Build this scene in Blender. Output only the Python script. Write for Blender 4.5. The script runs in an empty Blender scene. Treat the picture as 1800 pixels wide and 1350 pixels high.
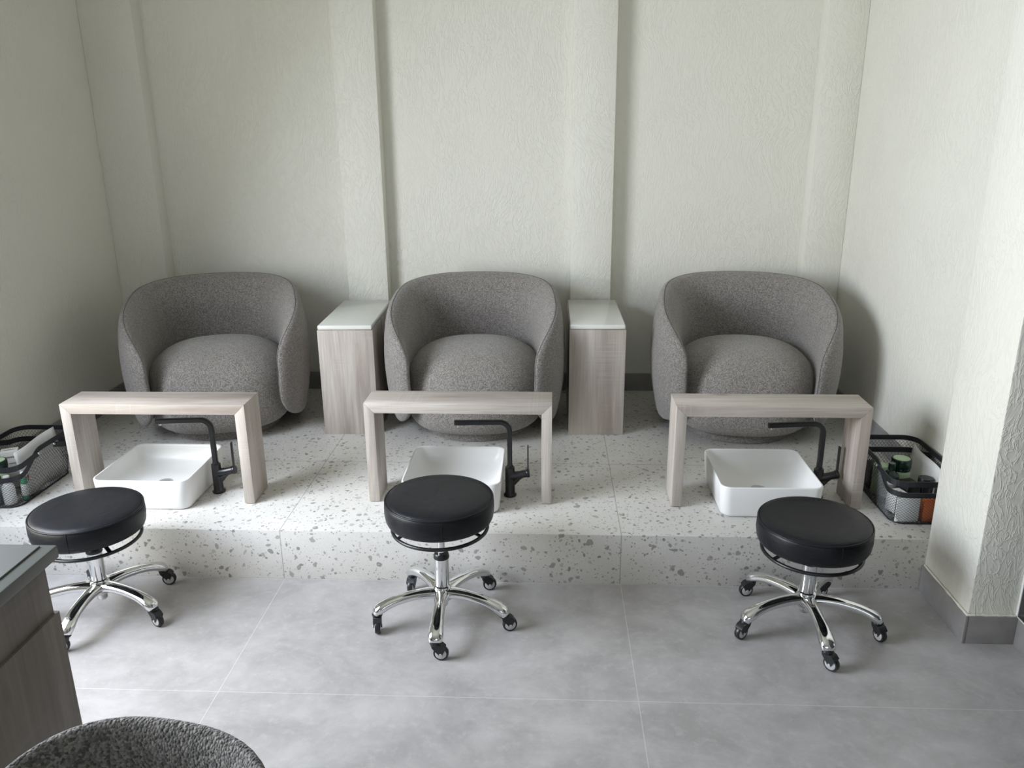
import bpy, bmesh, math, random
from mathutils import Vector, Matrix
random.seed(7)
pi = math.pi
S = bpy.context.scene
COL = S.collection

# ---------------------------------------------------------------- camera
cd = bpy.data.cameras.new('camera')
cd.sensor_fit = 'HORIZONTAL'; cd.sensor_width = 36.0
cd.lens = 36.0 * 1415.18 / 1800.0
cd.clip_start = 0.05
cam = bpy.data.objects.new('camera', cd); COL.objects.link(cam)
_r = Vector((0.99891242, 0.04582009, -0.00863162)); _u = Vector((-0.00558308, 0.3013365, 0.95350152)); _f = Vector((-0.04629055, 0.95241631, -0.30126458))
M = Matrix((( _r.x, _u.x, -_f.x, 0.0), (_r.y, _u.y, -_f.y, 0.0), (_r.z, _u.z, -_f.z, 1.5327), (0, 0, 0, 1)))
cam.matrix_world = M
S.camera = cam

# ---------------------------------------------------------------- world, lights, exposure
S.view_settings.view_transform = 'Standard'
S.view_settings.look = 'None'
S.view_settings.exposure = 0.0
S.view_settings.gamma = 1.0
S.view_settings.use_curve_mapping = False
S.cycles.max_bounces = 10
S.cycles.diffuse_bounces = 6
S.cycles.use_denoising = True
W = bpy.data.worlds.new('sky'); S.world = W; W.use_nodes = True
_bg = W.node_tree.nodes['Background']
_bg.inputs[0].default_value = (0.80, 0.90, 1.0, 1); _bg.inputs[1].default_value = 1.2

def window_light(name, loc, rot, sx, sy, power, col, spread=180):
    l = bpy.data.lights.new(name, 'AREA'); l.shape = 'RECTANGLE'
    l.size = sx; l.size_y = sy; l.energy = power; l.color = col; l.spread = math.radians(spread)
    o = bpy.data.objects.new(name, l); COL.objects.link(o)
    o.location = loc; o.rotation_euler = rot
    return o
# daylight through the big window in the left wall, and an added front fill behind the camera
# sky half shines down and in, the garden half throws warmer light up and in
window_light('daylight_left_sky', (-2.205, 1.62, 1.55), (0, math.radians(-66), 0), 1.1, 1.4, 76, (0.81, 0.88, 1.0), 150)
window_light('daylight_left_garden', (-2.205, 1.32, 0.80), (0, math.radians(-112), 0), 0.9, 2.1, 40, (1.0, 0.955, 0.80), 160)
window_light('front_fill', (-0.3, -3.16, 1.60), (math.radians(90), 0, 0), 3.2, 1.9, 7, (1.0, 0.985, 0.93))  # weak fill added behind the camera to lift front faces

# ---------------------------------------------------------------- node helpers
class NT:
    def __init__(s, name):
        s.m = bpy.data.materials.new(name); s.m.use_nodes = True
        s.t = s.m.node_tree; s.b = s.t.nodes['Principled BSDF']
    def n(s, typ, **kw):
        x = s.t.nodes.new(typ)
        for k, v in kw.items(): setattr(x, k, v)
        return x
    def L(s, a, b): s.t.links.new(a, b)
    def setin(s, node, key, val):
        i = node.inputs[key]
        if hasattr(val, 'links') or isinstance(val, bpy.types.NodeSocket): s.L(val, i)
        else: i.default_value = val
    def coord(s, kind='Object'): return s.n('ShaderNodeTexCoord').outputs[kind]
    def pos(s): return s.n('ShaderNodeNewGeometry').outputs['Position']
    def mapping(s, vec, sc=(1,1,1), rot=(0,0,0), loc=(0,0,0)):
        x = s.n('ShaderNodeMapping'); s.L(vec, x.inputs[0])
        x.inputs['Scale'].default_value = sc; x.inputs['Rotation'].default_value = rot; x.inputs['Location'].default_value = loc
        return x.outputs[0]
    def noise(s, vec, scale, detail=4, rough=.5, dist=0, out=0):
        x = s.n('ShaderNodeTexNoise'); s.L(vec, x.inputs['Vector'])
        x.inputs['Scale'].default_value = scale; x.inputs['Detail'].default_value = detail
        x.inputs['Roughness'].default_value = rough; x.inputs['Distortion'].default_value = dist
        return x.outputs[out]
    def math(s, op, a, b=0.0, c=0.0):
        x = s.n('ShaderNodeMath', operation=op)
        s.setin(x, 0, a); s.setin(x, 1, b); s.setin(x, 2, c)
        return x.outputs[0]
    def vmath(s, op, a, b):
        x = s.n('ShaderNodeVectorMath', operation=op); s.setin(x, 0, a); s.setin(x, 1, b); return x.outputs[0]
    def ramp(s, fac, stops, interp='LINEAR'):
        x = s.n('ShaderNodeValToRGB'); s.L(fac, x.inputs[0]); cr = x.color_ramp; cr.interpolation = interp
        while len(cr.elements) < len(stops): cr.elements.new(.5)
        for e, (p_, c_) in zip(cr.elements, stops):
            e.position = p_; e.color = c_ if len(c_) == 4 else (*c_, 1)
        return x.outputs[0]
    def mix(s, fac, a, b, mode='MIX'):
        x = s.n('ShaderNodeMix', data_type='RGBA', blend_type=mode)
        s.setin(x, 0, fac)
        for k, v in ((6, a), (7, b)):
            if isinstance(v, (tuple, list)): v = tuple(v) if len(v) == 4 else (*v, 1)
            s.setin(x, k, v)
        return x.outputs[2]
    def bump(s, h, strength, dist=.01, normal=None):
        x = s.n('ShaderNodeBump'); s.L(h, x.inputs['Height'])
        x.inputs['Strength'].default_value = strength; x.inputs['Distance'].default_value = dist
        if normal is not None: s.L(normal, x.inputs['Normal'])
        return x.outputs[0]
    def out(s, color=None, rough=None, metal=None, normal=None, **kw):
        if color is not None: s.setin(s.b, 'Base Color', (*color, 1) if isinstance(color, tuple) and len(color) == 3 else color)
        if rough is not None: s.setin(s.b, 'Roughness', rough)
        if metal is not None: s.setin(s.b, 'Metallic', metal)
        if normal is not None: s.L(normal, s.b.inputs['Normal'])
        for k, v in kw.items(): s.setin(s.b, k.replace('_', ' '), v)
        return s.m

def plain(name, col, rough=.5, metal=0.0, vary=.04, **kw):
    t = NT(name)
    nz = t.noise(t.coord(), 30, 3)
    c = t.mix(nz, tuple(x * (1 - vary) for x in col), tuple(min(1, x * (1 + vary)) for x in col))
    return t.out(c, rough, metal, **kw)

def mat_wall():
    t = NT('textured_plaster')
    p = t.pos()
    # trowel strokes run diagonally, their direction wandering slowly
    warp = t.n('ShaderNodeVectorMath', operation='SCALE'); t.L(t.noise(p, 1.7, 2, out=1), warp.inputs[0]); warp.inputs['Scale'].default_value = .35
    q = t.vmath('ADD', p, warp.outputs[0])
    m1 = t.mapping(q, (12, 12, 3.4), (math.radians(12), math.radians(-30), 0))
    a = t.noise(m1, 4.2, 3, .55, .5)
    ridge = t.math('ABSOLUTE', t.math('SUBTRACT', a, .5))
    ridge = t.ramp(ridge, [(0, (1, 1, 1)), (.035, (.3, .3, .3)), (.10, (0, 0, 0))])
    patch = t.ramp(t.noise(p, 3.5, 3), [(.35, (.35, .35, .35)), (.62, (1, 1, 1))])
    low = t.noise(p, 14, 4, .55)
    h = t.math('ADD', t.math('MULTIPLY', ridge, patch), t.math('MULTIPLY', low, .4))
    fine = t.noise(p, 120, 3)
    h = t.math('ADD', h, t.math('MULTIPLY', fine, .12))
    nrm = t.bump(h, .40, .0045)
    c = t.mix(t.noise(p, 2.0, 3), (.745, .735, .668), (.78, .77, .70))
    return t.out(c, .62, normal=nrm)

def line_mask(t, coordv, x0, period, width):
    v = t.math('DIVIDE', t.math('SUBTRACT', coordv, x0), period)
    fr = t.math('FRACT', t.math('ADD', v, 100.5))
    d = t.math('MULTIPLY', t.math('ABSOLUTE', t.math('SUBTRACT', fr, .5)), period)
    return t.math('LESS_THAN', d, width / 2)

def mat_terrazzo():
    t = NT('terrazzo_tile')
    p = t.pos()
    base = t.mix(t.noise(p, 9, 5, .6), (.62, .605, .575), (.72, .705, .675))
    base = t.mix(t.ramp(t.noise(p, 220, 2), [(.45, (0,0,0)), (.7, (.5,.5,.5))]), base, (.56, .545, .52))
    col = base
    for sc, thr, k, seed in ((31, .36, .60, 0), (52, .38, .55, 5), (105, .36, .50, 9)):
        dv = t.n('ShaderNodeVectorMath', operation='SCALE'); t.L(t.noise(p, sc * .9, 2, out=1), dv.inputs[0]); dv.inputs['Scale'].default_value = 1.05 / sc
        q = t.vmath('ADD', p, dv.outputs[0])
        q = t.mapping(q, (1, 1, 1), (seed, seed * 2, seed * .5), (seed, 0, 0))
        vo = t.n('ShaderNodeTexVoronoi', feature='F1'); t.L(q, vo.inputs['Vector']); vo.inputs['Scale'].default_value = sc
        sep = t.n('ShaderNodeSeparateColor'); t.L(vo.outputs['Color'], sep.inputs[0])
        r = t.math('SUBTRACT', sep.outputs[0], k)              # only some cells hold a chip
        size = t.math('MULTIPLY', t.math('POWER', t.math('MAXIMUM', t.math('DIVIDE', r, 1 - k), 0.0), .5), thr)
        msk = t.math('LESS_THAN', vo.outputs['Distance'], size)
        chip = t.ramp(sep.outputs[1], [(0, (.22, .21, .205)), (.45, (.33, .315, .30)), (.8, (.45, .43, .405)), (1, (.56, .52, .47))])
        col = t.mix(t.math('MULTIPLY', msk, .9), col, chip)
    sx = t.n('ShaderNodeSeparateXYZ'); t.L(p, sx.inputs[0])
    lx = line_mask(t, sx.outputs[0], -0.948, 1.2, .0032)
    ly = line_mask(t, sx.outputs[1], 2.511, 0.62, .0032)
    # joints across the depth only on the horizontal face
    ly = t.math('MULTIPLY', ly, t.math('GREATER_THAN', sx.outputs[2], .188))
    ly = t.math('MULTIPLY', ly, t.math('GREATER_THAN', sx.outputs[1], 2.6))
    ln = t.math('MAXIMUM', lx, ly)
    col = t.mix(t.math('MULTIPLY', ln, .75), col, (.30, .29, .28))
    return t.out(col, .42, normal=t.bump(t.math('MULTIPLY', ln, -1.0), .3, .001))

def mat_floor():
    t = NT('concrete_look_tile')
    p = t.pos()
    a = t.noise(t.mapping(p, (1, 1.5, 1), (0, 0, .5)), 3.6, 8, .66, .6)
    b = t.noise(t.mapping(p, (1, 1, 1), (0, 0, 0), (7, 3, 0)), 9, 6, .65, .4)
    f = t.math('ADD', t.math('MULTIPLY', a, .62), t.math('MULTIPLY', b, .38))
    c = t.ramp(f, [(.38, (.31, .297, .292)), (.50, (.365, .351, .347)), (.62, (.43, .414, .410))])
    spots = t.ramp(t.noise(p, 30, 5, .7), [(.52, (0, 0, 0)), (.72, (.35, .35, .35))])
    c = t.mix(spots, c, (.53, .515, .51))
    sx = t.n('ShaderNodeSeparateXYZ'); t.L(p, sx.inputs[0])
    ln = t.math('MAXIMUM', line_mask(t, sx.outputs[0], -0.945, 1.2, .0024), line_mask(t, sx.outputs[1], 1.899, 0.61, .0024))
    c = t.mix(t.math('MULTIPLY', ln, .42), c, (.66, .65, .64))
    rg = t.math('ADD', t.math('MULTIPLY', b, .22), .34)
    return t.out(c, rg, normal=t.bump(t.math('MULTIPLY', ln, -1.0), .2, .001))

def mat_skirting():
    t = NT('grey_skirting_tile')
    p = t.pos()
    c = t.ramp(t.noise(p, 7, 6, .6), [(.3, (.21, .20, .195)), (.7, (.31, .30, .295))])
    return t.out(c, .45)

def mat_wood(name, axis, tint=(.87, .865, .86), seed=0):
    """washed ash board; the grain runs along the given axis"""
    t = NT(name)
    p = t.coord()
    info = t.n('ShaderNodeObjectInfo')
    q = t.vmath('ADD', p, t.vmath('MULTIPLY', info.outputs['Location'], (3.1, 1.7, 2.3)))
    s = [10.0, 10.0, 10.0]; s[axis] = .9
    q1 = t.mapping(q, tuple(s), (0, 0, 0), (seed, seed * 1.3, seed * .7))
    g = t.noise(q1, 1.0, 7, .6, .55)
    s2 = [160.0, 160.0, 160.0]; s2[axis] = 5.0
    fine = t.noise(t.mapping(q, tuple(s2)), 1.0, 3, .6)
    s3 = [6.0, 6.0, 6.0]; s3[axis] = .8
    pinkf = t.noise(t.mapping(q, tuple(s3), (0, 0, 0), (2, 5, 1)), 1.0, 2)
    T = lambda c: tuple(a * b for a, b in zip(c, tint))
    c = t.ramp(g, [(.36, T((.33, .275, .24))), (.45, T((.46, .405, .365))), (.53, T((.57, .52, .475))), (.63, T((.67, .63, .59)))])
    c = t.mix(t.ramp(pinkf, [(.42, (0, 0, 0)), (.62, (.55, .55, .55))]), c, T((.53, .47, .415)))
    c = t.mix(t.ramp(fine, [(.40, (.35, .35, .35)), (.60, (0, 0, 0))]), c, T((.36, .31, .27)))
    # saw marks across the grain
    w = [3.0, 3.0, 3.0]; w[axis] = 260.0
    saw = t.noise(t.mapping(q, tuple(w)), 1.0, 1)
    sawp = t.ramp(t.noise(q, 5, 2), [(.52, (0, 0, 0)), (.66, (.32, .32, .32))])
    c = t.mix(t.math('MULTIPLY', t.ramp(saw, [(.50, (0, 0, 0)), (.62, (1, 1, 1))]), sawp), c, T((.62, .60, .57)))
    # knots
    vo = t.n('ShaderNodeTexVoronoi'); k = [9.0, 9.0, 9.0]; k[axis] = 4.2
    t.L(t.mapping(q, tuple(k)), vo.inputs['Vector']); vo.inputs['Scale'].default_value = 1.0
    kn = t.ramp(vo.outputs['Distance'], [(0, (.8, .8, .8)), (.10, (.35, .35, .35)), (.17, (0, 0, 0))])
    sep = t.n('ShaderNodeSeparateColor'); t.L(vo.outputs['Color'], sep.inputs[0])
    kn = t.math('MULTIPLY', kn, t.math('GREATER_THAN', sep.outputs[0], .62))
    c = t.mix(kn, c, T((.25, .20, .17)))
    return t.out(c, .55, normal=t.bump(fine, .12, .001))

def mat_fabric(name, dark, light, scale=1.0, bump=.5):
    t = NT(name)
    p = t.coord()
    vo = t.n('ShaderNodeTexVoronoi'); t.L(p, vo.inputs['Vector']); vo.inputs['Scale'].default_value = 330 * scale
    sep = t.n('ShaderNodeSeparateColor'); t.L(vo.outputs['Color'], sep.inputs[0])
    n1 = t.noise(p, 190 * scale, 3, .7)
    f = t.math('ADD', t.math('MULTIPLY', sep.outputs[0], .45), t.math('MULTIPLY', n1, .55))
    c = t.ramp(f, [(.30, dark), (.52, tuple((a + b) / 2 for a, b in zip(dark, light))), (.72, light)])
    c = t.mix(t.ramp(t.noise(p, 7, 3), [(.35, (.16, .16, .16)), (.65, (0, 0, 0))]), c, dark)
    h = t.math('SUBTRACT', n1, t.math('MULTIPLY', vo.outputs['Distance'], .8))
    return t.out(c, .95, normal=t.bump(h, bump, .003 / scale), Sheen_Weight=.25, Sheen_Roughness=.6)

def mat_leather():
    t = NT('black_leather')
    p = t.coord()
    vo = t.n('ShaderNodeTexVoronoi', feature='DISTANCE_TO_EDGE'); t.L(p, vo.inputs['Vector']); vo.inputs['Scale'].default_value = 420
    w = t.noise(t.mapping(p, (1, 1, 3)), 9, 3, .5, 1.2)
    h = t.math('ADD', t.math('MULTIPLY', vo.outputs['Distance'], .05), w)
    return t.out((.0085, .0092, .012), t.math('ADD', t.math('MULTIPLY', w, .12), .34), normal=t.bump(h, .22, .010), Specular_IOR_Level=.28)

MW = mat_wall(); MT = mat_terrazzo(); MF = mat_floor(); MS = mat_skirting()
WX = mat_wood('washed_ash_across', 0); WZ = mat_wood('washed_ash_upright', 2, seed=3)
WD = mat_wood('shaded_grey_ash_upright', 2, (.31, .30, .28), seed=8)  # desk wood tinted down so its colour carries the backlit shade
FAB = mat_fabric('grey_tweed', (.118, .106, .099), (.33, .305, .285))
FABS = mat_fabric('grey_tweed_seat', (.13, .118, .11), (.36, .335, .31))
BOU = mat_fabric('dark_boucle', (.05, .047, .044), (.255, .245, .23), .8, 1.0)
LEA = mat_leather()
CHROME = plain('chrome', (.78, .79, .80), .07, 1.0, .01)
STEEL = plain('brushed_steel', (.62, .62, .62), .25, 1.0, .03)
BLKP = plain('black_plastic', (.012, .012, .014), .35)
HUBG = plain('silver_hub', (.55, .55, .56), .35, .25)
BLKM = plain('black_powder_coat', (.013, .014, .018), .42)
GUN = plain('gunmetal', (.055, .055, .057), .30, .85)
CER = plain('white_ceramic', (.84, .84, .835), .30, 0, .005)
SLAB = plain('white_quartz', (.72, .73, .69), .10, 0, .01)
RUB = plain('grey_rubber', (.025, .025, .027), .6)
WHP = plain('white_plastic', (.80, .81, .81), .4)
SEAM = plain('dark_thread', (.085, .078, .074), .9)
DGRN = plain('dark_green_plastic', (.006, .028, .022), .22)
PGRN = plain('pale_green_label', (.45, .60, .38), .5)
MGRN = plain('green_packaging', (.10, .32, .18), .4)
ORG = plain('orange_packaging', (.70, .16, .03), .35)
REDP = plain('red_packaging', (.30, .03, .03), .35)
PAPER = plain('white_paper', (.78, .78, .76), .7)
GREYL = plain('grey_print', (.28, .30, .30), .6)
LINER = plain('white_liner', (.70, .70, .68), .55)
DESKT = plain('shaded_desk_slab', (.11, .115, .105), .45)  # pale slab darkened in colour to carry its backlit shade
DGLASS = plain('smoked_glass_mat', (.11, .112, .108), .3)
DARKD = plain('dark_mirror_door', (.03, .03, .03), .12)
FRAMEM = plain('white_frame', (.75, .75, .74), .4)
GAP = plain('shadow_gap', (.03, .03, .03), .8)
ROOF = plain('ceiling_paint', (.55, .55, .51), .8)  # unseen ceiling toned down to cut bounce light
LOWBOUNCE = plain('low_bounce_paint', (.30, .28, .26), .8)  # unseen walls darkened to cut the bounce from behind the camera
_t = NT('window_glass')
_t.b.inputs['Base Color'].default_value = (1, 1, 1, 1)
_tr = _t.n('ShaderNodeBsdfTransparent'); _gl = _t.n('ShaderNodeBsdfGlossy'); _gl.inputs['Roughness'].default_value = .02
_mx = _t.n('ShaderNodeMixShader'); _mx.inputs[0].default_value = .06
_t.L(_tr.outputs[0], _mx.inputs[1]); _t.L(_gl.outputs[0], _mx.inputs[2])
_t.L(_mx.outputs[0], _t.t.nodes['Material Output'].inputs['Surface']); GLASS = _t.m

# ---------------------------------------------------------------- geometry helpers
def link_mesh(name, bm, mat, parent=None, smooth=False, angle=None):
    me = bpy.data.meshes.new(name)
    bmesh.ops.recalc_face_normals(bm, faces=bm.faces)
    bm.to_mesh(me); bm.free()
    mats = mat if isinstance(mat, (list, tuple)) else [mat]
    for m_ in mats: me.materials.append(m_)
    if smooth:
        for p_ in me.polygons: p_.use_smooth = True
        if angle:
            me.set_sharp_from_angle(angle=math.radians(angle))
    o = bpy.data.objects.new(name, me); COL.objects.link(o)
    if parent: o.parent = parent
    return o

def tag(o, label=None, cat=None, group=None, kind=None):
    if label: o['label'] = label
    if cat: o['category'] = cat
    if group: o['group'] = group
    if kind: o['kind'] = kind
    return o

def thing(name, label, cat, loc=(0, 0, 0), rz=0, group=None):
    o = bpy.data.objects.new(name, None); COL.objects.link(o)
    o.empty_display_size = .05
    o.location = loc; o.rotation_euler = (0, 0, rz)
    return tag(o, label, cat, group)

def copy_tree(o, parent=None):
    c = o.copy(); COL.objects.link(c); c.parent = parent
    for ch in list(o.children): copy_tree(ch, c)
    return c

def box_into(bm, x0, x1, y0, y1, z0, z1, bev=0, seg=2, mi=0):
    v = [bm.verts.new(q) for q in ((x0,y0,z0),(x1,y0,z0),(x1,y1,z0),(x0,y1,z0),(x0,y0,z1),(x1,y0,z1),(x1,y1,z1),(x0,y1,z1))]
    fs = [bm.faces.new([v[i] for i in f]) for f in ((0,3,2,1),(4,5,6,7),(0,1,5,4),(1,2,6,5),(2,3,7,6),(3,0,4,7))]
    for f in fs: f.material_index = mi
    if bev:
        es = list({e for f in fs for e in f.edges})
        r = bmesh.ops.bevel(bm, geom=es, offset=bev, segments=seg, affect='EDGES', profile=.5)
        for f in r['faces']: f.material_index = mi
    return v

def box(name, x0, x1, y0, y1, z0, z1, mat, parent=None, bev=0, seg=2):
    bm = bmesh.new(); box_into(bm, x0, x1, y0, y1, z0, z1, bev, seg)
    return link_mesh(name, bm, mat, parent, smooth=bev > 0, angle=40)

def prism(name, pts, y0, y1, mat, parent=None, bev=0):
    """polygon given in XZ, extruded along Y"""
    bm = bmesh.new()
    a = [bm.verts.new((x, y0, z)) for x, z in pts]; b = [bm.verts.new((x, y1, z)) for x, z in pts]
    bm.faces.new(a); bm.faces.new(list(reversed(b)))
    n = len(pts)
    for i in range(n): bm.faces.new((a[i], b[i], b[(i + 1) % n], a[(i + 1) % n]))
    if bev: bmesh.ops.bevel(bm, geom=list(bm.edges), offset=bev, segments=2, affect='EDGES', profile=.5)
    return link_mesh(name, bm, mat, parent, smooth=bev > 0, angle=40)

def lathe(name, prof, mat, parent=None, n=48, smooth=True, angle=50, loc=(0, 0, 0), mat3=None):
    bm = bmesh.new(); rings = []
    T = mat3 or Matrix.Identity(4)
    for r, z in prof:
        if r < 1e-6: rings.append([bm.verts.new(T @ Vector((0, 0, z)))])
        else: rings.append([bm.verts.new(T @ Vector((r * math.cos(2*pi*i/n), r * math.sin(2*pi*i/n), z))) for i in range(n)])
    for a, b in zip(rings, rings[1:]):
        for i in range(n):
            j = (i + 1) % n
            if len(a) == 1 and len(b) == 1: continue
            if len(a) == 1: bm.faces.new((a[0], b[i], b[j]))
            elif len(b) == 1: bm.faces.new((a[i], b[0], a[j]))
            else: bm.faces.new((a[i], b[i], b[j], a[j]))
    o = link_mesh(name, bm, mat, parent, smooth, angle)
    o.location = loc
    return o

def sweep_into(bm, path, sect, cap=True, closed=False, up=Vector((0, 0, 1))):
    """path: list of Vector; sect(i, t) -> list of (side, up) offsets"""
    n = len(path); rings = []
    for i, c in enumerate(path):
        if closed: d = path[(i + 1) % n] - path[i - 1]
        else: d = path[min(i + 1, n - 1)] - path[max(i - 1, 0)]
        d.normalize()
        s = d.cross(up)
        if s.length < 1e-4: s = d.cross(Vector((0, 1, 0)))
        s.normalize(); u = s.cross(d).normalized()
        rings.append([bm.verts.new(c + s * a + u * b) for a, b in sect(i, i / max(1, n - 1))])
    m_ = len(rings[0])
    rng = range(n) if closed else range(n - 1)
    for i in rng:
        a, b = rings[i], rings[(i + 1) % n]
        for k in range(m_): bm.faces.new((a[k], a[(k + 1) % m_], b[(k + 1) % m_], b[k]))
    if cap and not closed:
        bm.faces.new(rings[0]); bm.faces.new(list(reversed(rings[-1])))
    return rings

def circ(r, n=10): return [(r * math.cos(2*pi*k/n), r * math.sin(2*pi*k/n)) for k in range(n)]
def tube(name, path, r, mat, parent=None, n=10, closed=False, up=Vector((0, 0, 1))):
    bm = bmesh.new(); c = circ(r, n)
    sweep_into(bm, [Vector(q) for q in path], lambda i, t: c, closed=closed, up=up)
    return link_mesh(name, bm, mat, parent, True, 60)

def rrect(x0, x1, y0, y1, r, n=8):
    pts = []
    for cx, cy, a0 in ((x1 - r, y0 + r, -90), (x1 - r, y1 - r, 0), (x0 + r, y1 - r, 90), (x0 + r, y0 + r, 180)):
        for k in range(n + 1):
            a = math.radians(a0 + 90 * k / n); pts.append((cx + r * math.cos(a), cy + r * math.sin(a)))
    return pts

def sstep(a, b, x):
    t_ = max(0, min(1, (x - a) / (b - a))); return t_ * t_ * (3 - 2 * t_)

# ---------------------------------------------------------------- room shell
H = .192                       # platform height
XL, XR, YB = -2.235, 1.44, 4.143
CZ = 2.95
YF = -3.2
def struct(name, label, *boxes, mat=MW, bev=0):
    bm = bmesh.new()
    for b in boxes: box_into(bm, *b, bev=bev)
    o = link_mesh(name, bm, mat, None, smooth=bev > 0, angle=40)
    return tag(o, label, None, None, 'structure')
struct('floor', 'grey concrete-look tiled floor in front of the platform', (XL - .2, 1.75, YF - .2, YB + .2, -.1, 0), mat=MF)
struct('ceiling', 'plain pale ceiling above the pedicure corner', (XL - .2, 1.9, YF - .2, YB + .2, CZ, CZ + .1), mat=ROOF)
struct('wall_back', 'textured cream plaster wall behind the armchairs', (XL - .2, XR + .4, YB, YB + .15, 0, CZ))
# left wall with the window opening
WY0, WY1, WZ0, WZ1 = .18, 2.46, .22, 2.42
struct('wall_left', 'textured plaster wall on the left of the room', (XL - .15, XL, YF - .2, WY0, 0, CZ), (XL - .15, XL, WY1, YB, 0, CZ),
       (XL - .15, XL, WY0, WY1, 0, WZ0), (XL - .15, XL, WY0, WY1, WZ1, CZ))
struct('wall_right', 'textured plaster wall beside the right armchair', (XR, XR + .4, 2.514, YB, 0, CZ))
struct('wall_right_pillar', 'white plaster pillar at the right end of the platform', (1.2916, 1.60, 2.211, 2.514, 0, CZ), mat=MW, bev=.004)
struct('wall_right_front', 'wall strip to the right of the pillar', (1.447, 1.6, YF - .2, 2.211, 0, CZ), mat=LOWBOUNCE)
# wall behind the camera with an opening added for the front fill
struct('wall_front', 'wall behind the viewpoint with the added fill window', (XL - .2, -1.95, YF - .15, YF, 0, CZ), (1.35, 1.75, YF - .15, YF, 0, CZ),
       (-1.95, 1.35, YF - .15, YF, 0, .6), (-1.95, 1.35, YF - .15, YF, 2.6, CZ), mat=LOWBOUNCE)
# pilasters
def pil(n, x0, x1, label):
    struct('trim_%d' % n, label, (x0, x1, YB - .09, YB + .01, 0, CZ), bev=.004)
pil(1, XL, -1.976, 'plaster pilaster in the left back corner')
pil(2, -1.035, -.829, 'plaster pilaster behind the left side table')
pil(3, .103, .307, 'plaster pilaster behind the right side table')
pil(4, 1.255, XR, 'plaster pilaster in the right back corner')
# platform
struct('floor_platform', 'raised speckled terrazzo platform carrying armchairs and basins', (XL - .02, XR + .02, 2.5105, YB + .05, 0, H), mat=MT, bev=.0015)
# skirting
bt = .010
def skirt(name, label, *bx): struct(name, label, *bx, mat=MS, bev=.0015)
skirt('baseboard_back', 'dark grey tile skirting along the back wall',
      (-1.976, -1.035, YB - bt, YB, H, H + .096), (-.829, .103, YB - bt, YB, H, H + .096), (.307, 1.255, YB - bt, YB, H, H + .096),
      (XL, -1.976, YB - .09 - bt, YB - .09, H, H + .096), (-1.035 - bt, -.829 + bt, YB - .09 - bt, YB - .09, H, H + .096),
      (.103 - bt, .307 + bt, YB - .09 - bt, YB - .09, H, H + .096), (1.255, XR, YB - .09 - bt, YB - .09, H, H + .096))
skirt('baseboard_left', 'grey tile skirting along the left wall', (XL, XL + bt, 2.52, YB - .1, H, H + .096), (XL, XL + bt, YF, 2.51, 0, .096))
skirt('baseboard_right', 'grey tile skirting along the right wall on the platform', (XR - bt, XR, 2.52, YB - .1, H, H + .096))
skirt('baseboard_pillar', 'grey tile skirting around the foot of the white pillar',
      (1.2916 - bt, 1.2916, 2.211 - bt, 2.509, 0, .096), (1.2916, 1.447, 2.211 - bt, 2.211, 0, .096), (1.447 - bt, 1.447, YF, 2.211 - bt, 0, .096))
# plaster edge beads above the pillar skirting
bm = bmesh.new()
def bead(path):
    rr = [Vector(q) for q in path]
    pts = []
    for a, b in zip(rr, rr[1:]):
        for k in range(12): pts.append(a.lerp(b, k / 12))
    pts.append(rr[-1])
    rnd = random.Random(3); rad = [.004 * rnd.uniform(.6, 1.3) for _ in pts]
    sweep_into(bm, pts, lambda i, t: circ(rad[i], 8))
bead([(1.287, 2.505, .098), (1.287, 2.207, .098), (1.440, 2.207, .098)])
tag(link_mesh('trim_5', bm, MW, None, True), 'rough plaster bead above the pillar skirting', None, None, 'structure')
# windows out of view that light the room
def window(n, cx, cy, cz, w, h, axis, label):
    t = thing('window_%d' % n, label, None, (cx, cy, cz), pi / 2 if axis == 'y' else 0); t['kind'] = 'structure'
    bm = bmesh.new(); a = .05
    box_into(bm, -w/2, w/2, -.03, .03, -h/2, -h/2 + a); box_into(bm, -w/2, w/2, -.03, .03, h/2 - a, h/2)
    box_into(bm, -w/2, -w/2 + a, -.03, .03, -h/2 + a, h/2 - a); box_into(bm, w/2 - a, w/2, -.03, .03, -h/2 + a, h/2 - a)
    box_into(bm, -a/2, a/2, -.03, .03, -h/2 + a, h/2 - a)
    link_mesh('window_frame', bm, FRAMEM, t)
    for s in (-1, 1):
        x0, x1 = sorted((s * a / 2, s * (w / 2 - a)))
        box('pane', x0, x1, -.003, .003, -h/2 + a, h/2 - a, GLASS, t)
window(1, XL - .09, (WY0 + WY1) / 2, (WZ0 + WZ1) / 2, WY1 - WY0, WZ1 - WZ0, 'y', 'tall window in the left wall')
window(2, -.3, YF - .07, 1.6, 3.3, 2.0, 'x', 'wide unseen window added behind the viewpoint for fill')  # added out of view to go with the front fill lamp
# dark door panel to the right of the pillar
d = thing('door_1', 'dark glossy door panel right of the white pillar', None, (1.447, 1.6, .10)); d['kind'] = 'structure'
box('door_panel', -.012, -.001, -.9, .601, .0, 2.1, DARKD, d)
bm = bmesh.new()
box_into(bm, -.014, -.001, .601, .6105, .0, 2.1); box_into(bm, -.014, -.001, -.9, .601, -.003, .0)
link_mesh('door_frame', bm, FRAMEM, d)

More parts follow.
